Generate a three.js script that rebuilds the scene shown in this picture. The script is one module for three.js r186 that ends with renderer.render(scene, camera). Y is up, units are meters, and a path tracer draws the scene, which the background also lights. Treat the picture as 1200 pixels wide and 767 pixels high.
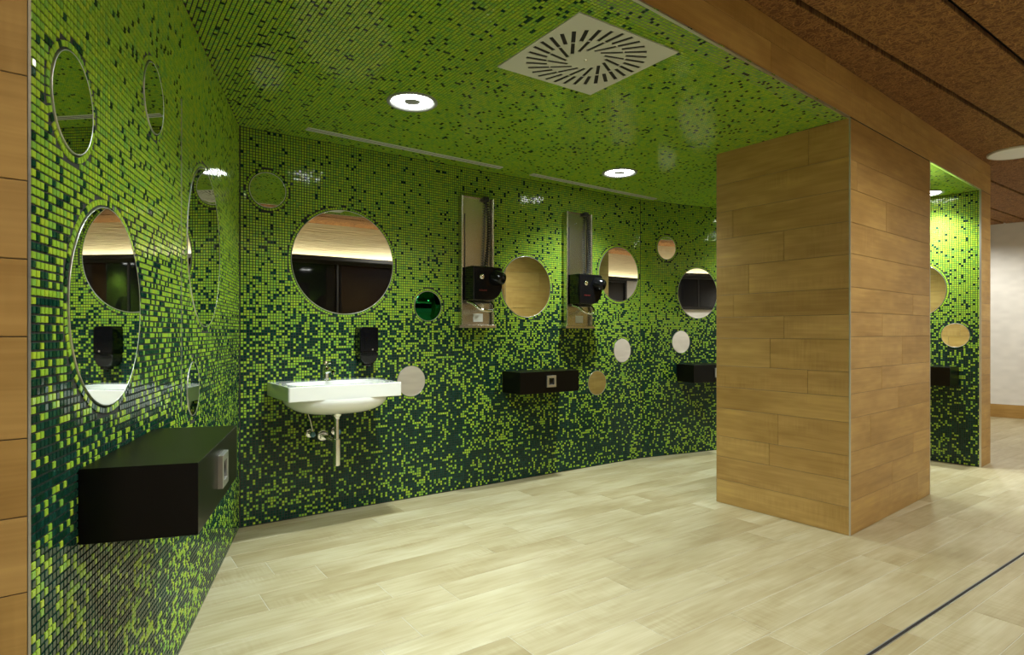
import * as THREE from 'three';
import { mergeGeometries } from 'three/addons/utils/BufferGeometryUtils.js';
import { RoundedBoxGeometry } from 'three/addons/geometries/RoundedBoxGeometry.js';
import { RectAreaLightUniformsLib } from 'three/addons/lights/RectAreaLightUniformsLib.js';

// ---------------------------------------------------------------- camera, renderer, exposure
RectAreaLightUniformsLib.init();
const scene = new THREE.Scene();
scene.background = new THREE.Color(0x000000);
const EYE = 1.23, FOC = 705, HORIZON = 389.5;
const camera = new THREE.PerspectiveCamera(2 * Math.atan(383.5 / FOC) * 180 / Math.PI, 1200 / 767, 0.05, 60);
camera.position.set(0, EYE, 0);
camera.lookAt(0, EYE, -10);
camera.setViewOffset(1200, 767, 0, 383.5 - HORIZON, 1200, 767);
camera.updateProjectionMatrix();
const renderer = new THREE.WebGLRenderer({ antialias: true });
renderer.toneMapping = THREE.LinearToneMapping;
renderer.toneMappingExposure = 1.0;
renderer.shadowMap.enabled = true;

const CEIL = 2.53, HALL = 2.81;                // ceiling heights of the washing niche and of the corridor
const NICHE_LIGHT = new THREE.Color(0.90, 1.0, 0.95), NICHE_CD = 18.5;
const HALL_LIGHT = new THREE.Color(1.0, 0.96, 0.86), HALL_CD = 14;
const COVE_LIGHT = new THREE.Color(1.0, 0.90, 0.64), COVE_NITS = 20;

// ---------------------------------------------------------------- helpers
let seed = 20240607;
const rnd = () => { seed = (seed + 0x6D2B79F5) | 0; let t = Math.imul(seed ^ (seed >>> 15), 1 | seed); t = (t + Math.imul(t ^ (t >>> 7), 61 | t)) ^ t; return ((t ^ (t >>> 14)) >>> 0) / 4294967296; };
const rr = (a, b) => a + (b - a) * rnd();
const V2 = (x, y) => new THREE.Vector2(x, y);
const R = d => d * Math.PI / 180;
const taken = {};
const numbered = n => { const k = taken[n] = (taken[n] ?? -1) + 1; return k ? `${n}_${String(k).padStart(3, '0')}` : n; };
const shade = o => { o.castShadow = true; o.receiveShadow = true; return o; };
const merge = list => mergeGeometries(list.map(g => { const k = g.index ? g.toNonIndexed() : g; for (const a of Object.keys(k.attributes)) if (!['position', 'normal', 'uv'].includes(a)) k.deleteAttribute(a); return k; }));
const at = (g, x = 0, y = 0, z = 0) => g.translate(x, y, z);
function part(name, geos, mat, parent) { const m = shade(new THREE.Mesh(Array.isArray(geos) ? merge(geos) : geos, mat)); m.name = name; parent.add(m); return m; }
// plan coordinates: (X to the right of the camera, D away from it); world z = -D
const w3 = (p, y = 0) => new THREE.Vector3(p.x, y, -p.y);
// a wall frame: x runs from P to Q (left to right as seen from its room), y up, z out of the wall into the room
function frame(P, Q) {
  const t = Q.clone().sub(P), L = t.length(); t.divideScalar(L);
  const turn = Math.atan2(t.y, t.x), n = V2(t.y, -t.x);
  return { P, Q, t, n, L, turn, at: (s, y, p = 0) => w3(P.clone().addScaledVector(t, s).addScaledVector(n, p), y) };
}
function structure(name, geos, mat, fr) {
  const m = shade(new THREE.Mesh(Array.isArray(geos) ? merge(geos) : geos, mat)); m.name = numbered(name); m.userData.kind = 'structure';
  if (fr) { m.position.copy(w3(fr.P)); m.rotation.y = fr.turn; }
  scene.add(m); return m;
}
function thing(name, label, category, group) {
  const o = new THREE.Group(); o.name = numbered(name); o.userData = { label, category }; if (group) o.userData.group = group;
  scene.add(o); return o;
}
const put = (o, fr, s, y, p = 0) => { o.position.copy(fr.at(s, y, p)); o.rotation.y = fr.turn; return o; };
const box = (x0, x1, y0, y1, z0, z1) => new THREE.BoxGeometry(x1 - x0, y1 - y0, z1 - z0).translate((x0 + x1) / 2, (y0 + y1) / 2, (z0 + z1) / 2);
const rbox = (w, h, d, r = 0.006, seg = 3) => new RoundedBoxGeometry(w, h, d, seg, r);
const tube = (pts, r, seg = 48, rad = 10, closed = false) => new THREE.TubeGeometry(new THREE.CatmullRomCurve3(pts.map(p => new THREE.Vector3(...p)), closed), seg, r, rad, closed);
const cyl = (r0, r1, h, n = 32) => new THREE.CylinderGeometry(r0, r1, h, n);
const lathe = (pts, n = 48) => new THREE.LatheGeometry(pts.map(p => V2(p[0], p[1])), n);
// a thin slab in the xy plane, chamfered, face at z = t; uv in metres with its own offset
function slab(x0, x1, y0, y1, t, b, u0 = 0, v0 = 0, swap = false, fall = b) {
  const pos = [], uv = [];
  const O = [[x0, y0], [x1, y0], [x1, y1], [x0, y1]], I = [[x0 + b, y0 + b], [x1 - b, y0 + b], [x1 - b, y1 - b], [x0 + b, y1 - b]];
  const v = (p, z) => { pos.push(p[0], p[1], z); uv.push(...(swap ? [p[1] + u0, p[0] + v0] : [p[0] + u0, p[1] + v0])); };
  const quad = (a, za, b2, zb, c, zc, d, zd) => { v(a, za); v(b2, zb); v(c, zc); v(a, za); v(c, zc); v(d, zd); };
  quad(I[0], t, I[1], t, I[2], t, I[3], t);
  for (let k = 0; k < 4; k++) { const j = (k + 1) % 4; quad(O[k], t - fall, O[j], t - fall, I[j], t, I[k], t); quad(O[k], 0, O[j], 0, O[j], t - fall, O[k], t - fall); }
  const g = new THREE.BufferGeometry();
  g.setAttribute('position', new THREE.Float32BufferAttribute(pos, 3)); g.setAttribute('uv', new THREE.Float32BufferAttribute(uv, 2)); g.computeVertexNormals();
  return g;
}
function prism(points, y0, y1) {   // a plan polygon (X, D) from height y0 to y1
  const s = new THREE.Shape(points.map(p => V2(p.x, p.y)));
  return new THREE.ExtrudeGeometry(s, { depth: y1 - y0, bevelEnabled: false }).rotateX(-Math.PI / 2).translate(0, y0, 0);
}
const inside = (poly, x, y) => { let c = false; for (let i = 0, j = poly.length - 1; i < poly.length; j = i++) { const a = poly[i], b = poly[j]; if ((a.y > y) !== (b.y > y) && x < (b.x - a.x) * (y - a.y) / (b.y - a.y) + a.x) c = !c; } return c; };

// ---------------------------------------------------------------- textures
const hash = (x, y, s) => { let h = Math.imul(x, 374761393) ^ Math.imul(y, 668265263) ^ Math.imul(s, 2246822519); h = Math.imul(h ^ (h >>> 13), 1274126177); return ((h ^ (h >>> 16)) >>> 0) / 4294967296; };
function vnoise(x, y, px, py, s) {   // periodic value noise
  const xi = Math.floor(x), yi = Math.floor(y), fx = x - xi, fy = y - yi, sx = fx * fx * (3 - 2 * fx), sy = fy * fy * (3 - 2 * fy);
  const m = (a, p) => ((a % p) + p) % p;
  const a = hash(m(xi, px), m(yi, py), s), b = hash(m(xi + 1, px), m(yi, py), s), c = hash(m(xi, px), m(yi + 1, py), s), d = hash(m(xi + 1, px), m(yi + 1, py), s);
  return a + (b - a) * sx + (c - a) * sy + (a - b - c + d) * sx * sy;
}
function dataTex(w, h, fn, srgb, mx, my) {
  const d = new Uint8Array(w * h * 4);
  for (let j = 0; j < h; j++) for (let i = 0; i < w; i++) { const c = fn(i / w, j / h); for (let k = 0; k < 3; k++) d[(j * w + i) * 4 + k] = Math.max(0, Math.min(255, c[k] * 255)); d[(j * w + i) * 4 + 3] = 255; }
  const t = new THREE.DataTexture(d, w, h, THREE.RGBAFormat); t.wrapS = t.wrapT = THREE.RepeatWrapping; t.magFilter = THREE.LinearFilter; t.minFilter = THREE.LinearMipmapLinearFilter; t.generateMipmaps = true;
  if (srgb) t.colorSpace = THREE.SRGBColorSpace; t.repeat.set(1 / mx, 1 / my); t.needsUpdate = true; return t;
}
// printed wood grain of the porcelain planks: long streaks, soft figure, fine saw marks across and along (2.4 m by 1.2 m)
const grain = (contrast, s) => dataTex(1024, 1024, (u, v) => {
  const warp = vnoise(u * 6, v * 10, 6, 10, s) * 0.02;
  const long = vnoise(u * 5, (v + warp) * 90, 5, 90, s + 1), fine = vnoise(u * 14, (v + warp) * 300, 14, 300, s + 2);
  const figure = vnoise(u * 9, v * 16, 9, 16, s + 3), cloud = vnoise(u * 4, v * 5, 4, 5, s + 4);
  const mottle = vnoise(u * 30, v * 60, 30, 60, s + 7);
  const saw = vnoise(u * 300, v * 14, 300, 14, s + 5), patch = Math.max(0, vnoise(u * 7, v * 9, 7, 9, s + 6) - 0.5) * 2;
  const k = (long - 0.5) * 0.26 + (fine - 0.5) * 0.20 + (figure - 0.5) * 0.5 + (mottle - 0.5) * 0.3 + (cloud - 0.5) * 0.5 + (saw - 0.5) * 0.4 * patch;
  const g = 0.88 + k * contrast;
  return [g, g * (1 + (k) * 0.05), g * (1 + k * 0.16)];
}, true, 2.4, 1.2);
const wallGrain = grain(0.20, 11), floorGrain = grain(0.17, 41);
// wood-wool board: short crossing strands (0.5 m)
function strands(bump) {
  const c = document.createElement('canvas'); c.width = c.height = 1024; const x = c.getContext('2d');
  const keep = seed; seed = 77;
  x.fillStyle = bump ? '#333' : '#a8927c'; x.fillRect(0, 0, 1024, 1024);
  for (let i = 0; i < 3600; i++) {
    const px = rnd() * 1024, py = rnd() * 1024, a = rnd() * 6.283, l = 20 + rnd() * 50, b = (rnd() - 0.5) * 40, v = 0.45 + rnd() * 0.55;
    x.strokeStyle = bump ? `rgb(${255 * v | 0},${255 * v | 0},${255 * v | 0})` : `rgb(${150 + 105 * v | 0},${138 + 105 * v | 0},${124 + 105 * v | 0})`; x.lineWidth = 3 + rnd() * 5;
    for (const ox of [-1024, 0, 1024]) for (const oy of [-1024, 0, 1024]) {
      const X = px + ox, Y = py + oy; if (X < -90 || X > 1114 || Y < -90 || Y > 1114) continue;
      x.beginPath(); x.moveTo(X, Y); x.quadraticCurveTo(X + Math.cos(a) * l / 2 - Math.sin(a) * b, Y + Math.sin(a) * l / 2 + Math.cos(a) * b, X + Math.cos(a) * l, Y + Math.sin(a) * l); x.stroke();
    }
  }
  seed = keep;
  const t = new THREE.CanvasTexture(c); t.wrapS = t.wrapT = THREE.RepeatWrapping; t.repeat.set(1 / 0.9, 1 / 0.9); if (!bump) t.colorSpace = THREE.SRGBColorSpace; return t;
}
const plaster = dataTex(256, 256, (u, v) => { const k = 0.93 + (vnoise(u * 60, v * 60, 60, 60, 5) - 0.5) * 0.05 + (vnoise(u * 8, v * 8, 8, 8, 6) - 0.5) * 0.03; return [k, k, k]; }, true, 1, 1);
const coarse = dataTex(512, 512, (u, v) => { const k = 0.5 + (vnoise(u * 90, v * 90, 90, 90, 7) - 0.5) * 0.7 + (vnoise(u * 30, v * 30, 30, 30, 8) - 0.5) * 0.3; return [k, k, k]; }, false, 1, 1);

// ---------------------------------------------------------------- materials
const std = (o) => new THREE.MeshStandardMaterial(o);
const lin = (r, g, b) => new THREE.Color().setRGB(r, g, b);
const woodTones = [[0.55, 0.330, 0.090], [0.575, 0.352, 0.102], [0.52, 0.308, 0.082], [0.57, 0.347, 0.104], [0.54, 0.320, 0.088]].map(c => std({ color: lin(...c), map: wallGrain, bumpMap: wallGrain, bumpScale: 0.0006, roughness: 0.5 }));
const floorTones = [[0.515, 0.445, 0.262], [0.545, 0.475, 0.288], [0.465, 0.393, 0.222], [0.53, 0.463, 0.278], [0.49, 0.422, 0.243], [0.57, 0.505, 0.312]].map(c => std({ color: lin(...c), map: floorGrain, bumpMap: floorGrain, bumpScale: 0.0005, roughness: 0.42 }));
const M = {
  grout: std({ color: lin(0.022, 0.025, 0.021), roughness: 0.9 }),
  plankGrout: std({ color: lin(0.15, 0.14, 0.115), roughness: 0.9 }),
  floorGrout: std({ color: lin(0.56, 0.57, 0.50), roughness: 0.9 }),
  tile: new THREE.MeshPhysicalMaterial({ color: 0xffffff, roughness: 0.08, specularIntensity: 0.72 }),
  white: std({ color: lin(0.86, 0.85, 0.81), map: plaster, roughness: 0.85 }),
  cream: std({ color: lin(0.78, 0.71, 0.50), map: plaster, bumpMap: coarse, bumpScale: 0.004, roughness: 0.9 }),
  dark: std({ color: lin(0.012, 0.010, 0.009), roughness: 0.8 }),
  pane: new THREE.MeshPhysicalMaterial({ color: lin(0.004, 0.004, 0.005), roughness: 0.05, clearcoat: 0.3 }),
  frameDark: std({ color: lin(0.012, 0.011, 0.010), roughness: 0.5 }),
  panel: std({ color: lin(0.36, 0.195, 0.058), map: strands(false), bumpMap: strands(true), bumpScale: 0.003, roughness: 0.95 }),
  mirror: std({ color: lin(0.90, 0.92, 0.90), metalness: 1, roughness: 0.012 }),
  greenGlass: std({ color: lin(0.006, 0.10, 0.03), metalness: 1, roughness: 0.05 }),
  steel: std({ color: lin(0.66, 0.63, 0.56), metalness: 1, roughness: 0.27 }),
  alu: std({ color: lin(0.62, 0.62, 0.60), metalness: 1, roughness: 0.38 }),
  chrome: std({ color: lin(0.83, 0.83, 0.83), metalness: 1, roughness: 0.06 }),
  blackBox: new THREE.MeshPhysicalMaterial({ color: lin(0.003, 0.0026, 0.0024), roughness: 0.28, specularIntensity: 0.36 }),
  blackPlastic: new THREE.MeshPhysicalMaterial({ color: lin(0.004, 0.004, 0.005), roughness: 0.12, specularIntensity: 0.6 }),
  smoke: new THREE.MeshPhysicalMaterial({ color: lin(0.010, 0.011, 0.011), roughness: 0.12, specularIntensity: 0.8 }),
  ceramic: new THREE.MeshPhysicalMaterial({ color: lin(0.86, 0.87, 0.85), roughness: 0.12, clearcoat: 0.6, clearcoatRoughness: 0.05 }),
  rubber: std({ color: lin(0.008, 0.008, 0.008), roughness: 0.55 }),
  ventPaint: std({ color: lin(0.55, 0.55, 0.50), roughness: 0.5 }),
  lampTrim: std({ color: lin(0.22, 0.23, 0.22), roughness: 0.45 }),
  glow: std({ color: lin(0.9, 0.9, 0.9), emissive: new THREE.Color(1, 1, 0.97), emissiveIntensity: 18, roughness: 0.5 }),
  hallGlow: std({ color: lin(0.9, 0.9, 0.9), emissive: new THREE.Color(1, 0.88, 0.68), emissiveIntensity: 2.2, roughness: 0.5 }),
  sticker: std({ color: lin(0.68, 0.70, 0.68), roughness: 0.45 }),
  red: std({ color: lin(0.16, 0.010, 0.008), roughness: 0.5 }),
  blueCap: std({ color: lin(0.10, 0.22, 0.30), metalness: 0.6, roughness: 0.25 }),
  brass: std({ color: lin(0.55, 0.44, 0.30), metalness: 1, roughness: 0.25 }),
};

// ---------------------------------------------------------------- plan of the place
const A = V2(-1.716, 3.785), K = V2(1.26, 5.897);
const FD = V2(1, 0.828).normalize(), FB = V2(2.045, 3.64), front = s => FB.clone().addScaledVector(FD, s);
const LD = V2(0.2853, -0.9585).normalize();
const F0 = (() => { const d = FB.clone().sub(A), c = LD.x * -FD.y + FD.x * LD.y; const s = (d.x * -FD.y + FD.x * d.y) / c; return A.clone().addScaledVector(LD, s); })();   // left wall meets the wooden front
const S0 = F0.clone().sub(FB).dot(FD);
const column = px => { const u = (px - 600) / FOC; return (u * FB.y - FB.x) / (FD.x - u * FD.y); };   // where the front wall crosses a column of the picture
const SP = column(1089.5), SE0 = column(1149.5), SE1 = column(1160.5);
const P1 = V2(1.49, 4.39), P2 = FB.clone(), P3 = front(SP), P4 = P3.clone().add(P1).sub(P2);
const E0 = front(SE0), E1 = front(SE1);
const E2 = V2(3.221, 6.803);
const fLeft = frame(F0, A), fBack = frame(A, K), fBay = frame(K, E2), fEnd = frame(E2, E0), fFront = frame(F0, E1);
const GT = V2(Math.cos(R(35.3)), Math.sin(R(35.3))), GN = V2(-GT.y, GT.x);      // direction of the floor planks, and across
const B0 = V2(2.88, 1.41), BD = V2(0.804, 0.595).normalize();
const H0 = B0.clone().addScaledVector(BD, 8.45), H1 = B0.clone().addScaledVector(BD, -6.2);
const fOpp = frame(H0, H1);
const N0 = V2(5.51, 10.19), fHallEnd = frame(N0, H0);

// ---------------------------------------------------------------- mosaic
const PITCH = 0.018, TS = 0.0139;
const tileGeo = slab(-TS / 2, TS / 2, -TS / 2, TS / 2, 0.0036, 0.0006, 0, 0, false, 0.0022).translate(0, 0, -0.002);
const lights = [[0.300, 0.480, 0.042], [0.335, 0.510, 0.045], [0.265, 0.455, 0.044], [0.205, 0.415, 0.058], [0.370, 0.515, 0.040], [0.285, 0.490, 0.040]].map(c => lin(...c));
const darks = [[0.0045, 0.040, 0.026], [0.0035, 0.031, 0.022], [0.007, 0.052, 0.036], [0.004, 0.036, 0.018]].map(c => lin(...c));
const tileMats = [...lights, ...darks].map(c => { const m = M.tile.clone(); m.color.copy(c); return m; });
const sheet = 15;      // tiles along one mosaic sheet
function darkShare(y, i, j, s) {
  const row = Math.floor(j / sheet), jit = hash(Math.floor(i / sheet), row, s) - 0.5;
  const stops = [[0, .72], [.3, .73], [.6, .70], [.9, .63], [1.12, .58], [1.25, .50], [1.36, .30], [1.50, .16], [1.65, .09], [1.9, .055], [2.6, .04]];
  let p = stops[0][1];
  for (let k = 0; k + 1 < stops.length; k++) if (y >= stops[k][0] && y < stops[k + 1][0]) p = stops[k][1] + (stops[k + 1][1] - stops[k][1]) * (y - stops[k][0]) / (stops[k + 1][0] - stops[k][0]);
  return Math.max(0.02, p + (p > 0.12 ? jit * 0.22 : jit * 0.05));
}
const pick = share => rnd() < share ? lights.length + Math.floor(rnd() * darks.length) : Math.floor(rnd() * lights.length);
const _m = new THREE.Matrix4(), _q = new THREE.Quaternion(), _e = new THREE.Euler(), _one = new THREE.Vector3(1, 1, 1);
const tileMatrix = (x, y, spin = 0, base) => { _e.set((rnd() - 0.5) * 0.036, (rnd() - 0.5) * 0.036, spin); _q.setFromEuler(_e); const m = new THREE.Matrix4().compose(new THREE.Vector3(x, y, 0), _q, _one); return base ? base.clone().multiply(m) : m; };
function instanced(list, parent) {
  const im = shade(new THREE.InstancedMesh(tileGeo, M.tile, list.length));
  list.forEach(([m, c], i) => { im.setMatrixAt(i, m); im.setColorAt(i, c < lights.length ? lights[c] : darks[c - lights.length]); });
  im.name = 'mosaic_tiles'; im.userData.kind = 'stuff'; parent.add(im); return im;
}
// holes: [s, y, radius] of the mirrors set into the mosaic; each gets a ring of tiles laid around it
function mosaicWall(wall, fr, holes, s, single = 0) {
  const list = [], nx = Math.floor(fr.L / PITCH), ny = Math.floor((CEIL - 0.004) / PITCH), x0 = (fr.L - nx * PITCH) / 2;
  for (let j = 0; j < ny; j++) for (let i = 0; i < nx; i++) {
    const x = x0 + (i + 0.5) * PITCH, y = 0.006 + (j + 0.5) * PITCH;
    const c = pick(darkShare(y, i, j, s)), m = tileMatrix(x, y);
    if (holes.some(h => Math.hypot(x - h[0], y - h[1]) < h[2] + 0.0275)) continue;
    list.push([m, c, x, y]);
  }
  for (const h of holes) {
    const r = h[2] + 0.0125, n = Math.round(2 * Math.PI * r / 0.0178);
    for (let k = 0; k < n; k++) { const a = k / n * 2 * Math.PI, x = h[0] + Math.cos(a) * r, y = h[1] + Math.sin(a) * r; list.push([tileMatrix(x, y, a), pick(darkShare(y, 0, 0, s) * 0.9 + 0.04), x, y]); }
  }
  if (single) {   // the tiles that show largest are parts of their own
    for (const e of list) {
      const p = fr.at(e[2], e[3]), D = -p.z, px = 600 + p.x / D * FOC, py = HORIZON - (p.y - EYE) / D * FOC, q = fr.at(e[2] + 0.01, e[3]), px2 = 600 + q.x / -q.z * FOC;
      e[4] = D > 0.2 && px > 36 && py > -4 && py < 771 ? Math.abs(px2 - px) / D : 0;
    }
    list.sort((a, b) => b[4] - a[4]);
    for (const [m, c] of list.splice(0, single)) { const t = part('tile', tileGeo, tileMats[c], wall); m.decompose(t.position, t.quaternion, t.scale); }
  }
  instanced(list, wall);
}
const R1 = 0.112, R2 = 0.257, R3 = 0.359;
const LL = fLeft.L;
const mirrorsLeft = [[LL - 2.528, 1.748, R1], [LL - 1.889, 1.997, R1], [LL - 2.300, 1.297, R2], [LL - 1.062, 1.616, R3], [LL - 1.309, 0.995, R1]];
const mirrorsBack = [[0.171, 2.149, R1], [0.678, 1.717, R3], [1.324, 1.430, R1], [1.186, 0.870, R1], [2.254, 1.617, R2], [3.350, 1.783, R2], [3.395, 1.060, R1], [3.068, 0.766, R1]];
const mirrorsBay = [[0.317, 2.076, R1], [0.719, 1.635, R2], [0.500, 1.136, R1]];
const mirrorsEnd = [[fEnd.L - 0.195, 1.205, R1], [fEnd.L - 0.520, 1.640, R2]];

const backing = fr => box(fr === fLeft ? 0.004 : -0.002, fr === fEnd ? fr.L - 0.006 : fr.L + 0.002, 0, CEIL, -0.15, -0.0014);
const wallLeft = structure('wall_left', backing(fLeft), M.grout, fLeft), wallBack = structure('wall_back', backing(fBack), M.grout, fBack);
const wallBay = structure('wall_bay', backing(fBay), M.grout, fBay), wallEnd = structure('wall_niche_end', backing(fEnd), M.grout, fEnd);
mosaicWall(wallLeft, fLeft, mirrorsLeft, 1, 300);
mosaicWall(wallBack, fBack, mirrorsBack, 2);
mosaicWall(wallBay, fBay, mirrorsBay, 3);
mosaicWall(wallEnd, fEnd, mirrorsEnd, 4);

// niche ceiling
const nicheLamps = [[-0.562, 3.388], [0.874, 4.888], [-0.19, 2.19], [3.87, 5.62], [2.85, 6.12]].map(a => V2(...a));
const ventAt = V2(0.35, 2.855);
const niche = [F0, E0, E2, K, A], pillarPoly = [P1, P2, P3, P4];
const ceilingNiche = structure('ceiling', prism(niche, CEIL + 0.0014, HALL - 0.005), M.grout);
{
  const list = [], base = new THREE.Matrix4().makeBasis(new THREE.Vector3(GT.x, 0, -GT.y), new THREE.Vector3(-GN.x, 0, GN.y).negate().multiplyScalar(-1), new THREE.Vector3(0, -1, 0));
  for (let j = -20; j < 300; j++) for (let i = -60; i < 460; i++) {
    const a = (i + 0.5) * PITCH, b = (j + 0.5) * PITCH, x = GT.x * a + GN.x * b, y = GT.y * a + GN.y * b;
    if (!inside(niche, x, y) || inside(pillarPoly, x, y)) continue;
    if (nicheLamps.some(l => Math.hypot(l.x - x, l.y - y) < 0.125)) continue;
    const m = tileMatrix(0, 0, 0, new THREE.Matrix4().makeTranslation(x, CEIL, -y).multiply(base));
    list.push([m, pick(0.06 + 0.05 * (hash(i >> 4, j >> 4, 9) - 0.5))]);
  }
  instanced(list, ceilingNiche);
}

// ---------------------------------------------------------------- wood-look planks on the front, the pillar and the piers
const rowsFront = [0, .205, .36, .505, .71, .857, 1.008, 1.205, 1.355, 1.507, 1.71, 1.90, 2.10, 2.28, 2.50, 2.69, HALL];
const rowsSide = [0, .17, .335, .482, .685, .84, .992, 1.19, 1.34, 1.50, 1.705, 1.905, 2.10, 2.298, CEIL];
const GAP = 0.0011;
let toneAt = 0;
function planks(parent, x0, x1, rows, joints = {}, ox = 0, len = 1.2, tones = woodTones) {
  for (let r = 0; r + 1 < rows.length; r++) {
    let cuts = joints[r];
    if (!cuts) { cuts = []; for (let x = x0 + len * (0.15 + 0.8 * hash(r, Math.round(x0 * 100), 31)); x < x1 - 0.06; x += len) cuts.push(x); }
    const e = [x0, ...cuts.filter(c => c > x0 + 0.02 && c < x1 - 0.02).sort((a, b) => a - b), x1];
    for (let k = 0; k + 1 < e.length; k++) part('plank', slab(e[k] + GAP, e[k + 1] - GAP, rows[r] + GAP, rows[r + 1] - GAP, 0.004, 0.0009, rr(0, 9), rr(0, 9)).translate(ox, 0, -0.002), tones[Math.floor(rnd() * tones.length)], parent);
  }
}
// where a joint seen in the photograph at column px lies along a face
const along = (fr, px) => { const u = (px - 600) / FOC, c = fr.t.x - u * fr.t.y; return (u * fr.P.y - fr.P.x) / c; };
const faceBody = (fr, y0, y1) => box(0, fr.L, y0, y1, -0.05, -0.0014);
const pillar = structure('wall_pillar', prism([P1, P2, P3, P4].map((p, i, a) => { const c = a.reduce((s, q) => s.add(q), V2(0, 0)).divideScalar(4); return p.clone().lerp(c, 0.003); }), 0, CEIL), M.plankGrout);
function face(P, Q, rows, joints) {
  const fr = frame(P, Q), g = new THREE.Group(); g.name = 'plank_face'; g.position.copy(w3(P)); g.rotation.y = fr.turn; pillar.add(g);
  const j = {}; for (const k in joints ?? {}) j[k] = joints[k].map(p => along(fr, p));
  planks(g, 0.004, fr.L - 0.004, rows, joints ? Object.assign(Object.fromEntries(rows.map((_, i) => [i, []])), j) : {});
}
face(P1, P2, rowsSide, { 4: [], 3: [912], 2: [901.7], 5: [946.7], 6: [902.7], 7: [919], 8: [860], 9: [877.7], 10: [919], 11: [859], 13: [947.8] });
face(P2, P3, [...rowsFront.filter(y => y < 2.4), CEIL], { 0: [1075], 1: [1045.5], 2: [1070], 3: [1019.7], 4: [1052.5], 5: [1033], 6: [1056.7], 7: [1033.7], 8: [1069.6], 11: [1038], 12: [1004] });
face(P3, P4, rowsSide); face(P4, P1, rowsSide);

// pier at the left, header over both openings, end pier
const Pier0 = front(S0 - 2.6), fPier = frame(Pier0, F0);
const pierLeft = structure('wall_front_left', faceBody(fPier, 0, HALL).translate(0, 0, 0), M.plankGrout, fPier);
planks(pierLeft, 0, fPier.L - 0.003, rowsFront.map((y, i) => i > 0 && i < 11 ? y + 0.017 : y), Object.fromEntries(rowsFront.map((_, i) => [i, [fPier.L - (i % 2 ? 1.2 : 0.8), fPier.L - 2.1]])));
const header = structure('wall_header', box(0, fFront.L, CEIL, HALL, -0.12, -0.0014), M.plankGrout, fFront);
planks(header, 0, fFront.L, [CEIL + 0.006, 2.69, HALL]);
const fPierEnd = frame(E0, E1), nBack = fPierEnd.n.clone().negate();
const E3 = E1.clone().addScaledVector(nBack, 1.75), E4 = E0.clone().addScaledVector(nBack, 1.75);
const pierLocal = p => { const d = p.clone().sub(E0); return V2(d.dot(fPierEnd.t), -d.dot(fPierEnd.n)); };
const pierOut = fEnd.n.clone().multiplyScalar(-0.012);
const pierEnd = structure('wall_front_right', prism([V2(0.004, 0.0014), V2(fPierEnd.L - 0.002, 0.0014), V2(fPierEnd.L - 0.002, 1.7), pierLocal(E2.clone().add(pierOut)), pierLocal(E0.clone().add(pierOut).addScaledVector(fEnd.t, -0.02))], 0, CEIL), M.plankGrout, fPierEnd);
planks(pierEnd, 0.006, fPierEnd.L - 0.004, rowsSide.map(y => y), Object.fromEntries(rowsSide.map((_, i) => [i, []])));
{ const g = new THREE.Group(); g.name = 'plank_face'; g.position.set(fPierEnd.L, 0, 0); g.rotation.y = Math.PI / 2; pierEnd.add(g); planks(g, 0.004, 1.7, [...rowsFront.filter(y => y < 2.4), CEIL]); }

// metal edge strips
let trimNo = 0;
const trim = (fr, s0, s1, y0, y1, p0, p1) => structure(`trim_${++trimNo}`, box(s0, s1, y0, y1, p0, p1), M.alu, fr);
trim(fFront, -0.003, 0.0015, 0, CEIL, -0.012, 0.003);
trim(fFront, 0.004, -S0, CEIL - 0.002, CEIL + 0.006, -0.012, 0.0035);
trim(fFront, SP - S0, SE0 - S0, CEIL - 0.002, CEIL + 0.006, -0.012, 0.0035);
trim(fFront, -S0 - 0.005, -S0 + 0.004, 0, CEIL, -0.004, 0.0035);
trim(fFront, SP - S0 - 0.004, SP - S0 + 0.004, 0, CEIL, -0.004, 0.003);
trim(fFront, SE0 - S0 - 0.005, SE0 - S0 + 0.004, 0, CEIL, -0.012, 0.0035);
trim(fLeft, LL - 1.516 - 0.0035, LL - 1.516 + 0.0035, 0.93, 2.135, -0.002, 0.003);

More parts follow.
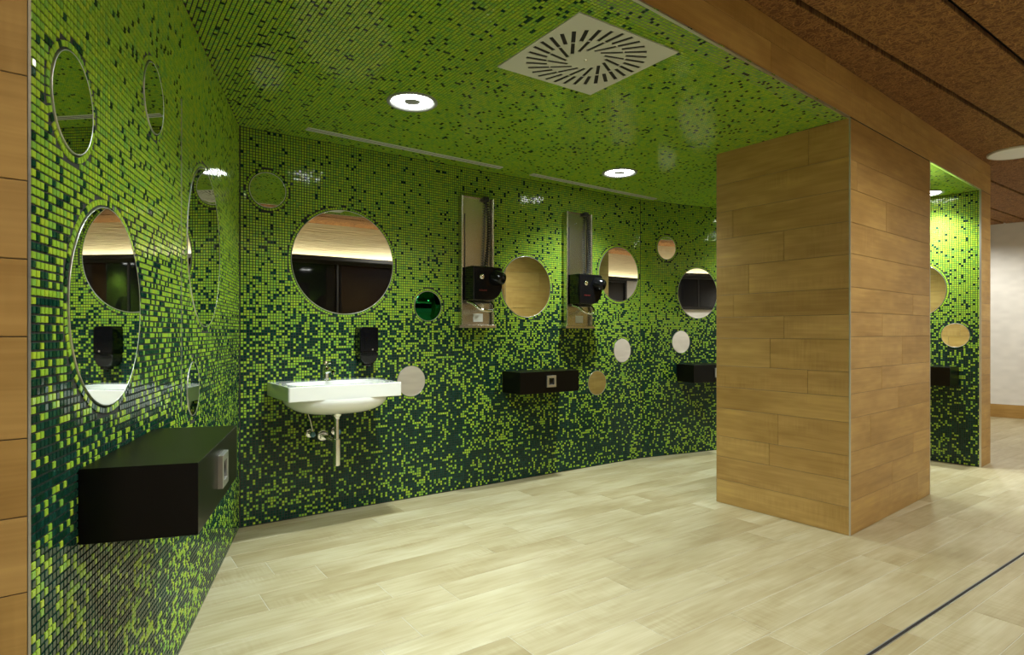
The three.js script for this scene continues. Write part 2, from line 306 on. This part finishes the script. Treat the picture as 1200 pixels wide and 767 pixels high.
// ---------------------------------------------------------------- floor
const floor = structure('floor', prism([V2(-6.2, -6), V2(13, 5), V2(9, 13), V2(-6, 8)], -0.15, -0.0012), M.floorGrout);
{
  const g = new THREE.Group(); g.name = 'plank_field'; g.rotation.set(-Math.PI / 2, 0, R(35.3)); floor.add(g);   // local x along the planks, y across
  const phase = { 6: 2.263, 7: 2.30, 8: 1.91, 9: 1.396, 10: 2.134, 12: 1.405, 13: 2.365, 14: 0.664, 15: 0.989, 16: 0.784, 5: 1.55, 4: 2.0 };
  for (let k = -3; k < 22; k++) {
    const strips = k === 5 ? [[1.0, 1.0785], [1.0965, 1.2]] : [[k * 0.2, k * 0.2 + 0.2]];
    const ph = phase[k] ?? 1.2 * hash(k + 50, 3, 17), lo = k < 6 ? -2.2 : 0.0, hi = k > 17 ? 7.5 : 11.6;
    for (let a = ph - 1.2 * Math.ceil((ph - lo) / 1.2); a < hi; a += 1.2) {
      const t = floorTones[Math.floor(rnd() * floorTones.length)], u = rr(0, 9), v = rr(0, 9);
      for (const [b0, b1] of strips) part('plank', slab(a + GAP, a + 1.2 - GAP, b0 + GAP, b1 - GAP, 0.004, 0.0007, u, v).translate(0, 0, -0.004), t, g);
    }
  }
  // slotted drain between two rows of planks
  const drain = thing('floor_drain', 'long black slot drain with steel edge let into the plank floor', 'drain');
  drain.rotation.y = R(35.3);
  part('edge_strip', [box(-2.0, 9.6, -0.004, 0.0012, -1.0965, -1.0930)], M.lampTrim, drain);
  part('edge_strip', [box(-2.0, 9.6, -0.004, 0.0012, -1.0805, -1.0785)], M.alu, drain);
  part('channel', [box(-2.0, 9.6, -0.0011, 0.0004, -1.0930, -1.0805)], M.dark, drain);
}

// ---------------------------------------------------------------- corridor: ceiling boards, walls
const hallCeil = structure('ceiling_corridor', prism([V2(-6.2, -6), V2(13, 5), V2(9, 13), V2(-6, 8)], HALL + 0.05, HALL + 0.15), M.dark);
{
  const g = new THREE.Group(); g.name = 'board_field'; g.rotation.set(Math.PI / 2, 0, -R(35.6)); g.position.y = HALL; hallCeil.add(g);   // faces down: x along the boards, -y across
  const gaps = [-1.6, -1.0, -0.55, 0.05, 0.62, 1.126, 1.545, 2.195, 2.675, 2.93, 3.5, 4.1].map(v => -v).reverse();
  for (let k = 0; k + 1 < gaps.length; k++) for (let a = -3 + 2.4 * hash(k, 5, 3) - 2.4; a < 12; a += 2.4) {
    if (a < -4.2) continue;
    const s = slab(a + 0.0015, a + 2.3985, gaps[k] + 0.015, gaps[k + 1] - 0.015, 0.03, 0.002, rr(0, 3), rr(0, 3)).translate(0, 0, -0.03);   // x along, y across, face towards +z
    part('board', s, M.panel, g);
  }
}
const wallOpp = structure('wall_opposite', [box(-0.2, fOpp.L + 0.2, 0, 2.32, -0.15, 0), box(-0.2, fOpp.L + 0.2, 2.32, HALL + 0.05, -0.15, -0.03)], M.white, fOpp);
part('upper_band', box(-0.2, fOpp.L + 0.2, 2.32, HALL, -0.03, -0.001), M.cream, wallOpp);
part('ledge', [box(0, fOpp.L, 2.27, 2.29, 0, 0.13), box(0, fOpp.L, 2.29, 2.325, 0.12, 0.13)], M.frameDark, wallOpp);
const sOf = X => H0.clone().sub(B0).dot(BD) - (X - B0.x) / BD.x;    // along the opposite wall from its right-hand end, for a given plan X
let winNo = 0;
function darkWindow(X0, X1, y0, y1, panes) {
  const a = sOf(X1), b = sOf(X0), w = structure(`window_${++winNo}`, [box(a, b, y1 - 0.05, y1, 0, 0.05), box(a, b, y0, y0 + 0.05, 0, 0.05), box(a, a + 0.05, y0, y1, 0, 0.05), box(b - 0.05, b, y0, y1, 0, 0.05)], M.frameDark, fOpp);
  for (let k = 0; k < panes; k++) { const p0 = a + 0.05 + (b - a - 0.1) * k / panes, p1 = a + 0.05 + (b - a - 0.1) * (k + 1) / panes; part('pane', box(p0 + 0.012, p1 - 0.012, y0 + 0.05, y1 - 0.05, 0.004, 0.016), M.pane, w); if (k) part('mullion', box(p0 - 0.012, p0 + 0.012, y0 + 0.05, y1 - 0.05, 0.002, 0.04), M.frameDark, w); }
}
darkWindow(-1.2, 5.4, 1.05, 2.27, 5);
darkWindow(5.75, 7.48, 1.64, 2.27, 2);
{
  const c = thing('cove_light', 'warm light strip on the ledge above the dark corridor windows', 'light strip');
  put(c, fOpp, 0, 2.29, 0.06);
  part('strip', box(0.1, fOpp.L - 0.1, 0.001, 0.008, -0.02, 0.02), M.hallGlow, c);
  const l = new THREE.RectAreaLight(COVE_LIGHT, COVE_NITS, fOpp.L - 0.3, 0.05); l.position.set(fOpp.L / 2, 0.012, 0); l.rotation.x = Math.PI / 2; c.add(l);
}
const wallHallEnd = structure('wall_right', box(-0.15, fHallEnd.L + 0.1, 0, HALL + 0.05, -0.15, 0), M.white, fHallEnd);
const baseboard = structure('baseboard_right', box(0, fHallEnd.L, 0, 0.19, 0.001, 0.004), M.plankGrout, fHallEnd);
planks(baseboard, 0, fHallEnd.L, [0, 0.19], {}, 0, 1.2); baseboard.children.forEach(c => { c.position.z = 0.006; });
const fRear = frame(E4.clone().addScaledVector(fPierEnd.t, 0), N0);
structure('wall_rear', box(-0.3, fRear.L + 0.2, 0, HALL + 0.05, -0.15, 0), M.white, fRear);
const C0 = Pier0, fLeftEnd = frame(H1, C0);
structure('wall_corridor_left', box(-0.2, fLeftEnd.L + 0.2, 0, HALL + 0.05, -0.15, 0), M.white, fLeftEnd);

// ---------------------------------------------------------------- lamps
function downlight(p, label, height, glow, color, cd, cone, group, soft = 1, rOut = 0.142, rGlow = 0.118) {
  const d = thing('ceiling_downlight', label, 'downlight', group);
  d.position.copy(w3(p, height));
  part('trim_ring', lathe([[rOut, 0.002], [rOut, -0.006], [rOut - 0.006, -0.010], [rGlow + 0.004, -0.008], [rGlow, 0.004], [rGlow, 0.03]]), M.lampTrim, d);
  part('light_ring', lathe([[rGlow, 0.004], [rGlow - 0.012, -0.004], [0.055, -0.006], [0.046, 0.0], [0.046, 0.01]]), glow, d);
  part('centre_cap', lathe([[0.046, 0.002], [0.044, -0.004], [0.0005, -0.005]]), M.lampTrim, d);
  const l = new THREE.SpotLight(color, cd, 0, R(cone), soft, 2); l.position.set(0, -0.014, 0); l.target.position.set(0, -1, 0); d.add(l, l.target);
  l.castShadow = true; l.shadow.radius = 3; l.shadow.mapSize.set(1024, 1024);
  return d;
}
const nicheLabels = ['round ring downlight in the green ceiling before the washbasin', 'round ring downlight in the green ceiling before the hair dryers', 'round ring downlight in the green ceiling beside the square air vent', 'round ring downlight in the green ceiling past the wooden pillar', 'round ring downlight in the green ceiling behind the wooden pillar'];
nicheLamps.forEach((p, i) => downlight(p, nicheLabels[i], CEIL, M.glow, NICHE_LIGHT, NICHE_CD, 65));
[[-1.9, -1.0], [0.95, 0.75], [2.95, 2.55], [5.3, 4.5], [7.5, 6.7], [6.15, 8.15]].forEach(([x, y]) => downlight(V2(x, y), 'warm round downlight in the brown corridor ceiling', HALL, M.hallGlow, HALL_LIGHT, HALL_CD, 78, 'corridor downlights', 0.4));

// ---------------------------------------------------------------- square swirl vent
{
  const v = thing('air_vent', 'square grey swirl vent with radiating black slots in the green ceiling', 'vent');
  v.position.copy(w3(ventAt, CEIL)); v.rotation.y = R(34.6);
  const h = 0.302, s = new THREE.Shape([V2(-h, -h), V2(h, -h), V2(h, h), V2(-h, h)]);
  const slot = (a, r0, r1, w, q) => {   // a straight slot along a line that passes the centre at distance q
    const d = V2(Math.cos(a), Math.sin(a)), n = V2(-d.y, d.x), l0 = Math.sqrt(r0 * r0 - q * q), l1 = Math.sqrt(r1 * r1 - q * q), p = (l, k) => d.clone().multiplyScalar(l).addScaledVector(n, q + k * w / 2);
    s.holes.push(new THREE.Path([p(l1, 1), p(l0, 1), p(l0, -1), p(l1, -1)]));
  };
  for (let k = 0; k < 32; k++) { const a = (k + 0.4) / 32 * 2 * Math.PI; slot(a, 0.186, 0.284, 0.019, 0.066); if (k % 2) slot(a, 0.092, 0.180, 0.017, 0.066); }
  part('plate', new THREE.ExtrudeGeometry(s, { depth: 0.003, bevelEnabled: false }).rotateX(Math.PI / 2).translate(0, -0.0045, 0), M.ventPaint, v);
  const q = h - 0.002;
  part('rim', [box(-h, h, -0.0060, -0.001, -h, -q), box(-h, h, -0.0060, -0.001, q, h), box(-h, -q, -0.0060, -0.001, -q, q), box(q, h, -0.0060, -0.001, -q, q)], M.ventPaint, v);
  part('plenum', box(-0.296, 0.296, -0.0030, -0.0024, -0.296, 0.296), M.dark, v);
  part('screw', lathe([[0.008, 0], [0.008, -0.002], [0.0005, -0.004]], 16).translate(0, -0.0075, 0), M.chrome, v);
}
// slot diffusers along the back wall
function slotDiffuser(a, b, label) {
  const fr = frame(a, b), o = thing('slot_diffuser', label, 'diffuser'); put(o, fr, 0, CEIL, 0);
  for (const z of [-0.026, -0.003, 0.020]) part('rail', box(0, fr.L, -0.007, -0.001, z, z + 0.006), M.sticker, o);
  part('end_cap', box(-0.004, 0, -0.007, -0.001, -0.026, 0.026), M.alu, o); part('end_cap', box(fr.L, fr.L + 0.004, -0.007, -0.001, -0.026, 0.026), M.alu, o);
  part('slot', box(0, fr.L, -0.0035, -0.0024, -0.0255, 0.0255), M.dark, o);
}
slotDiffuser(V2(-1.303, 3.827), V2(-0.087, 4.736), 'thin linear air diffuser in the green ceiling above the washbasin');
slotDiffuser(V2(0.160, 4.93), V2(1.387, 5.845), 'thin linear air diffuser in the green ceiling above the second hair dryer');
// round loudspeaker in the corridor ceiling
{
  const o = thing('ceiling_speaker', 'round flat grey speaker grille in the brown corridor ceiling', 'speaker'); o.position.copy(w3(V2(4.42, 5.26), HALL));
  part('frame', lathe([[0.215, 0.0], [0.215, -0.012], [0.205, -0.016], [0.198, -0.013]]), M.ventPaint, o);
  part('grille', lathe([[0.198, -0.013], [0.1, -0.016], [0.0005, -0.017]]), M.sticker, o);
}

// ---------------------------------------------------------------- mirrors
function mirror(fr, [s, y, r], label, mat = M.mirror, category = 'mirror') {
  const o = thing(category === 'mirror' ? 'round_mirror' : 'round_glass', label, category);
  put(o, fr, s, y, 0);
  part('mirror_glass', lathe([[r - 0.0015, -0.001], [r - 0.0015, 0.0028], [r - 0.0022, 0.0035], [0.0003, 0.0035]], 96).rotateX(Math.PI / 2), mat, o);
  part('rim', lathe([[r - 0.0018, 0.0030], [r - 0.001, 0.0042], [r + 0.0004, 0.0042], [r + 0.0012, 0.003], [r + 0.0015, -0.001]], 96).rotateX(Math.PI / 2), M.alu, o);
}
[['small round mirror high on the left mosaic wall beside the wooden edge', 'small round mirror highest on the left mosaic wall', 'medium round mirror on the left mosaic wall over the large black box', 'large round mirror on the left mosaic wall near the corner', 'small round mirror low on the left mosaic wall below the large mirror']]
  [0].forEach((l, i) => mirror(fLeft, mirrorsLeft[i], l));
['small round mirror high beside the corner left of the basin mirror', 'large round mirror above the white washbasin', '', 'small pale round mirror at the right end of the washbasin', 'medium round mirror between the two hair dryers', 'medium round mirror just right of the second hair dryer', 'small pale round mirror below the mirror right of the second hair dryer', 'small round mirror beside the black box under the hair dryers']
  .forEach((l, i) => { if (l) mirror(fBack, mirrorsBack[i], l); });
{
  const o = thing('round_glass', 'small dark green round glass between the basin mirror and first hair dryer', 'glass disc'), r = R1; put(o, fBack, mirrorsBack[2][0], mirrorsBack[2][1], 0);
  const dome = [[r - 0.0015, -0.001]]; for (let k = 0; k <= 16; k++) { const a = 1 - k / 16; dome.push([Math.max(0.0003, (r - 0.0015) * a), 0.0025 + 0.022 * (1 - a * a)]); }
  part('glass', lathe(dome, 96).rotateX(Math.PI / 2), M.greenGlass, o);
  part('rim', lathe([[r - 0.0018, 0.003], [r - 0.001, 0.0042], [r + 0.0004, 0.0042], [r + 0.0012, 0.003], [r + 0.0015, -0.001]], 96).rotateX(Math.PI / 2), M.alu, o);
}
['small round mirror high on the bay wall near the pillar', 'medium round mirror on the bay wall beside the wooden pillar', 'small pale round mirror above the black box beside the pillar'].forEach((l, i) => mirror(fBay, mirrorsBay[i], l));
['small round mirror on the mosaic wall seen past the pillar', 'medium round mirror on the end mosaic wall half hidden by the pillar'].forEach((l, i) => mirror(fEnd, mirrorsEnd[i], l));

// ---------------------------------------------------------------- black wall boxes with sockets
function wallBox(fr, s, label, socketAt, W = 0.615, Dp = 0.25, Hh = 0.175) {
  const o = thing('wall_box', label, 'wall box'); put(o, fr, s, 0.74, 0.002);
  part('body', rbox(W, Hh, Dp, 0.002, 2).translate(W / 2, Hh / 2, Dp / 2), M.blackBox, o);
  const k = new THREE.Group(); k.name = 'socket'; k.position.set(socketAt, Hh / 2 + 0.005, Dp); o.add(k);
  const q = 0.046, sh = new THREE.Shape([V2(-q, -q), V2(q, -q), V2(q, q), V2(-q, q)]); const w = 0.028; sh.holes.push(new THREE.Path([V2(-w, -w), V2(-w, w), V2(w, w), V2(w, -w)]));
  part('frame', new THREE.ExtrudeGeometry(sh, { depth: 0.012, bevelEnabled: true, bevelSize: 0.001, bevelThickness: 0.001, bevelSegments: 2 }), M.alu, k);
  part('insert', [box(-w, w, -w, w, 0.001, 0.006)], M.blackPlastic, k);
  part('ring', new THREE.TorusGeometry(0.0205, 0.0025, 8, 32).translate(0, 0, 0.0065), M.rubber, k);
  part('pin_hole', [cyl(0.0026, 0.0026, 0.002, 12).rotateX(Math.PI / 2).translate(-0.0095, 0, 0.0062), cyl(0.0026, 0.0026, 0.002, 12).rotateX(Math.PI / 2).translate(0.0095, 0, 0.0062)], M.dark, k);
}
wallBox(fLeft, LL - 2.503, 'large black wall box with socket on the left mosaic wall', 0.31);
wallBox(fBack, 2.005, 'long black wall box with socket under the hair dryers', 0.31);
wallBox(fBay, 0.445, 'black wall box with socket beside the wooden pillar', 0.31);
wallBox(fEnd, fEnd.L - 0.168 - 0.615, 'black wall box on the end mosaic wall past the pillar', 0.31);

// ---------------------------------------------------------------- washbasin
{
  const b = thing('washbasin', 'white ceramic wall-hung washbasin with square front on the mosaic wall', 'washbasin'); put(b, fBack, 0.521, 0, 0.002);
  const W = 0.71, Dp = 0.50, top = 0.912, ap = 0.088;
  const outline = new THREE.Shape(); const hw = W / 2, rc = 0.014;
  outline.moveTo(-hw, 0); outline.lineTo(hw, 0); outline.lineTo(hw, Dp - rc); outline.quadraticCurveTo(hw, Dp, hw - rc, Dp); outline.lineTo(-hw + rc, Dp); outline.quadraticCurveTo(-hw, Dp, -hw, Dp - rc); outline.closePath();
  const hole = new THREE.Path(); const N = 56, bx = 0.30, bz = 0.165, cz = 0.295;
  for (let k = 0; k <= N; k++) { const a = -k / N * 2 * Math.PI, e = 0.55, c = Math.cos(a), s = Math.sin(a); hole[k ? 'lineTo' : 'moveTo'](bx * Math.sign(c) * Math.abs(c) ** e, cz + bz * Math.sign(s) * Math.abs(s) ** e); }
  outline.holes.push(hole);
  part('rim', new THREE.ExtrudeGeometry(outline, { depth: ap - 0.008, bevelEnabled: true, bevelSize: 0.004, bevelThickness: 0.004, bevelSegments: 3, bevelOffset: -0.004, curveSegments: 8 }).rotateX(Math.PI / 2).translate(0, top - 0.004, 0), M.ceramic, b);
  // bowl: superelliptic rings, outer skin down from the apron and inner skin up to the rim
  const rings = (list) => { const pos = [], idx = [], uv = []; list.forEach(([ax, az, y], i) => { for (let k = 0; k <= N; k++) { const a = k / N * 2 * Math.PI, e = 0.75, c = Math.cos(a), s = Math.sin(a); pos.push(ax * Math.sign(c) * Math.abs(c) ** e, y, cz - 0.02 + az * Math.sign(s) * Math.abs(s) ** e); uv.push(k / N, i); } }); for (let i = 0; i + 1 < list.length; i++) for (let k = 0; k < N; k++) { const a = i * (N + 1) + k, c = a + N + 1; idx.push(a, a + 1, c, a + 1, c + 1, c); } const g = new THREE.BufferGeometry(); g.setAttribute('position', new THREE.Float32BufferAttribute(pos, 3)); g.setAttribute('uv', new THREE.Float32BufferAttribute(uv, 2)); g.setIndex(idx); g.computeVertexNormals(); return g; };
  const low = top - ap, out = []; for (let k = 0; k <= 12; k++) { const a = k / 12 * Math.PI / 2; out.push([0.315 * Math.cos(a) ** 0.8 + 0.03 * Math.sin(a), 0.235 * Math.cos(a) ** 0.8 + 0.03 * Math.sin(a), low + 0.004 - 0.112 * Math.sin(a)]); }
  const inn = []; for (let k = 0; k <= 12; k++) { const a = k / 12 * Math.PI / 2; inn.push([0.306 * Math.cos(a) ** 0.7 + 0.002, 0.172 * Math.cos(a) ** 0.7 + 0.002, top - 0.012 - 0.165 * Math.sin(a)]); }
  part('bowl', [rings(out)], M.ceramic, b);
  part('inner_bowl', [rings(inn).translate(0, 0, 0.02)], M.ceramic, b);
  part('drain_ring', new THREE.TorusGeometry(0.028, 0.006, 10, 32).rotateX(Math.PI / 2).translate(0, top - 0.172, cz), M.chrome, b);
  // mixer tap standing on the back of the basin
  const f = thing('basin_tap', 'small chrome mixer tap standing on the white washbasin', 'tap'); put(f, fBack, 0.515, top, 0.105);
  part('base_ring', lathe([[0.0005, 0.006], [0.024, 0.006], [0.027, 0.003], [0.027, 0]]), M.chrome, f);
  part('body', lathe([[0.021, 0.004], [0.020, 0.04], [0.021, 0.085], [0.016, 0.096], [0.0005, 0.1]]), M.chrome, f);
  part('spout', tube([[0, 0.055, 0.008], [0.004, 0.067, 0.05], [0.006, 0.070, 0.095], [0.007, 0.062, 0.118]], 0.0125, 24, 14), M.chrome, f);
  part('aerator', cyl(0.010, 0.010, 0.014, 20).translate(0.007, 0.052, 0.121), M.chrome, f);
  const lv = part('lever', tube([[0, 0.100, -0.002], [0.006, 0.112, 0.02], [0.016, 0.122, 0.055]], 0.0065, 16, 10), M.chrome, f);
  part('knob', new THREE.SphereGeometry(0.0165, 20, 14).translate(0, 0.116, -0.006), M.brass, lv);
  // waste pipe under the bowl
  const p = thing('waste_pipe', 'vertical chrome waste pipe hanging below the washbasin', 'pipe'); put(p, fBack, 0.527, 0, cz - 0.02);
  part('flange', lathe([[0.034, 0.7135], [0.034, 0.700], [0.021, 0.690], [0.021, 0.676]]), M.chrome, p);
  part('tube', cyl(0.0155, 0.0155, 0.16, 28).translate(0, 0.612, 0), M.chrome, p);
  part('trap_sleeve', lathe([[0.0005, 0.376], [0.021, 0.376], [0.0235, 0.380], [0.0235, 0.545], [0.0205, 0.550], [0.016, 0.550]]), M.chrome, p);
  part('outlet_arm', tube([[0, 0.53, -0.02], [0, 0.53, -0.10], [0, 0.532, -0.20], [0, 0.532, -(cz - 0.025)]], 0.013, 24, 12), M.chrome, p);
  part('wall_rosette', lathe([[0.014, 0.006], [0.03, 0.005], [0.036, 0.0]]).rotateX(Math.PI / 2).translate(0, 0.532, -(cz - 0.022)), M.chrome, p);
  const valve = (s, lab) => {
    const v = thing('angle_valve', lab, 'valve', undefined); put(v, fBack, s, 0.555, 0);
    part('rosette', lathe([[0.0005, 0.008], [0.014, 0.008], [0.028, 0.003], [0.029, 0]]).rotateX(Math.PI / 2), M.chrome, v);
    part('body', [cyl(0.010, 0.010, 0.05, 20).rotateX(Math.PI / 2).translate(0, 0, 0.03), cyl(0.008, 0.008, 0.04, 16).translate(0, 0.02, 0.045)], M.chrome, v);
    part('handle', lathe([[0.0005, 0.022], [0.014, 0.020], [0.019, 0.014], [0.019, 0.002], [0.012, 0]], 20).rotateX(Math.PI / 2).translate(0, 0, 0.055), M.blueCap, v);
    part('supply_hose', tube([[0, 0.04, 0.045], [s < 0.5 ? -0.012 : 0.004, 0.09, 0.05], [s < 0.5 ? -0.024 : 0.0, 0.125, 0.05], [s < 0.5 ? -0.03 : 0.0, 0.15, 0.05]], 0.0055, 28, 10), M.steel, v);
  };
  valve(0.44, 'chrome angle valve with bent supply hose under the washbasin'); valve(0.612, 'chrome angle valve beside the waste pipe under the washbasin');
}

// ---------------------------------------------------------------- soap dispenser
{
  const d = thing('soap_dispenser', 'glossy black soap dispenser on the mosaic wall above the washbasin', 'soap dispenser'); put(d, fBack, 0.818, 0.985, 0.002);
  const sil = (w, y0, y1, taper) => { const s = new THREE.Shape(), h = w / 2, r = 0.025; s.moveTo(-h + taper, y0); s.lineTo(h - taper, y0); s.quadraticCurveTo(h, y0 + taper * 0.6, h, y0 + taper * 2); s.lineTo(h, y1 - r); s.quadraticCurveTo(h, y1, h - r, y1); s.lineTo(-h + r, y1); s.quadraticCurveTo(-h, y1, -h, y1 - r); s.lineTo(-h, y0 + taper * 2); s.quadraticCurveTo(-h, y0 + taper * 0.6, -h + taper, y0); return s; };
  const ex = (s, dp) => new THREE.ExtrudeGeometry(s, { depth: dp - 0.016, bevelEnabled: true, bevelSize: 0.007, bevelThickness: 0.014, bevelSegments: 4, bevelOffset: -0.007, curveSegments: 8 }).translate(0, 0, 0.002);
  part('cover', ex(sil(0.136, 0.112, 0.285, 0.002), 0.104), M.blackPlastic, d);
  part('tank_window', ex(sil(0.131, 0.030, 0.118, 0.034), 0.098), M.smoke, d);
  part('push_bar', rbox(0.066, 0.030, 0.05, 0.008).translate(0, 0.028, 0.062), M.blackPlastic, d);
  part('nozzle', cyl(0.010, 0.007, 0.024, 20).translate(0, 0.012, 0.058), M.blackPlastic, d);
  part('lock', cyl(0.006, 0.006, 0.004, 16).rotateX(Math.PI / 2).translate(0.022, 0.128, 0.105), M.chrome, d);
  part('front_panel', rbox(0.072, 0.115, 0.004, 0.0015).translate(0, 0.19, 0.1045), M.blackPlastic, d);
}

// ---------------------------------------------------------------- hair dryers on steel panels
function hairDryer(s, label, drop, lean) {
  const o = thing('hair_dryer', label, 'hair dryer'); put(o, fBack, s, 1.29, 0.002);
  const W = 0.30, Hh = 1.005, dp = 0.055;
  const pn = part('steel_panel', [box(0, W, 0, Hh, 0.030, 0.034), box(0, 0.003, 0, Hh, 0, dp), box(W - 0.003, W, 0, Hh, 0, dp), box(0.003, 0.016, 0, Hh, dp - 0.003, dp), box(W - 0.016, W - 0.003, 0, Hh, dp - 0.003, dp), box(0.003, W - 0.003, Hh - 0.003, Hh, 0, dp)], M.steel, o);
  for (const x of [0.043, W - 0.043]) part('guide_slot', box(x - 0.004, x + 0.004, 0.30, 0.87, 0.0338, 0.0352), M.dark, pn);
  part('bottom_shelf', rbox(W + 0.035, 0.022, 0.085, 0.002, 2).translate(W / 2 - 0.015, -0.011, 0.0435), M.steel, o);
  for (const x of [0.006, W - 0.006]) part('rolled_edge', cyl(0.0075, 0.0075, Hh, 16).translate(x, Hh / 2, dp), M.steel, pn);
  for (const [x, y] of [[0.12, 0.905], [0.21, 0.905]]) part('screw', new THREE.SphereGeometry(0.005, 12, 8).translate(x, y, 0.035), M.chrome, pn);
  // black motor housing: extruded side profile, one big rounded corner
  const y0 = 0.185 + drop, h = 0.262, w = 0.268, x0 = 0.017, rb = 0.15;
  const sh = new THREE.Shape(); sh.moveTo(0, 0.012); sh.lineTo(0, h); sh.lineTo(w - 0.03, h); sh.quadraticCurveTo(w, h, w, h - 0.03); sh.lineTo(w, rb); sh.quadraticCurveTo(w, 0, w - rb, 0); sh.lineTo(0.02, 0); sh.quadraticCurveTo(0, 0, 0, 0.012);
  const bd = part('housing', new THREE.ExtrudeGeometry(sh, { depth: 0.150, bevelEnabled: true, bevelSize: 0.010, bevelThickness: 0.012, bevelSegments: 4, bevelOffset: -0.010, curveSegments: 14 }).translate(x0, y0, 0.046), M.blackPlastic, o);
  const fz = 0.208;
  part('push_button', lathe([[0.0005, 0.010], [0.014, 0.009], [0.019, 0.006], [0.021, 0]], 28).rotateX(Math.PI / 2).translate(x0 + 0.075, y0 + 0.182, fz - 0.001), M.chrome, bd);
  part('air_nozzle', [lathe([[0.058, -0.01], [0.056, 0.03], [0.050, 0.062], [0.042, 0.078], [0.034, 0.082], [0.030, 0.078], [0.028, 0.055], [0.0005, 0.05]], 40).rotateX(Math.PI / 2 + 0.25).rotateY(0.45).translate(x0 + 0.202, y0 + 0.185, fz - 0.012)], M.blackPlastic, bd);
  part('shelf_lip', rbox(0.17, 0.018, 0.06, 0.006).translate(x0 + 0.12, y0 - 0.007, 0.10), M.rubber, bd);
  // small red lettering, too fine to read: a row of short strokes
  const red = []; for (let k = 0; k < 9; k++) { const a = x0 + 0.052 + k * 0.0078; red.push(box(a, a + 0.0022, y0 + 0.072, y0 + 0.084, fz - 0.0005, fz + 0.0006)); if (k % 3 !== 1) red.push(box(a, a + 0.0056, y0 + 0.0818 - (k % 2) * 0.0045, y0 + 0.084 - (k % 2) * 0.0045, fz - 0.0005, fz + 0.0006)); }
  part('red_lettering', red, M.red, bd);
  // chrome grab loop under the housing
  part('grab_handle', tube([[0.035, y0 - 0.005, 0.09], [0.055, y0 - 0.025, 0.15], [0.085, y0 - 0.062, 0.185], [0.15, y0 - 0.078, 0.185], [0.225, y0 - 0.070, 0.165], [0.255, y0 - 0.040, 0.13], [0.250, y0 - 0.004, 0.09]], 0.0115, 60, 14), M.chrome, o);
  part('notice_plate', rbox(0.088, 0.064, 0.003, 0.001, 1).translate(0.165, 0.058, 0.0355), M.sticker, o);
  // coiled cord from the top of the panel to the housing
  const cord = [], turns = 27, ya = Hh - 0.02, yb = y0 + h;
  for (let k = 0; k <= turns * 8; k++) { const q = k / (turns * 8), a = k / 8 * 2 * Math.PI, cx = 0.240 + lean * q + 0.012 * Math.sin(q * 3.1); cord.push([cx + Math.cos(a) * 0.0115, ya + (yb - ya) * q, 0.052 + Math.sin(a) * 0.0115 + 0.02 * Math.sin(q * 3.1)]); }
  part('coiled_cord', tube(cord, 0.0052, turns * 14, 6), M.rubber, o);
  part('cord_clip', rbox(0.055, 0.032, 0.05, 0.009).translate(0.226, Hh - 0.004, 0.045), M.rubber, o);
  part('cord_plug', cyl(0.012, 0.009, 0.028, 18).translate(0.240 + lean, yb + 0.008, 0.068), M.chrome, bd);
}
hairDryer(1.583, 'black hair dryer on steel wall panel between washbasin and round mirror', 0, -0.022);
hairDryer(2.652, 'black hair dryer on steel wall panel right of the round mirror', 0.0, 0.004);

renderer.render(scene, camera);
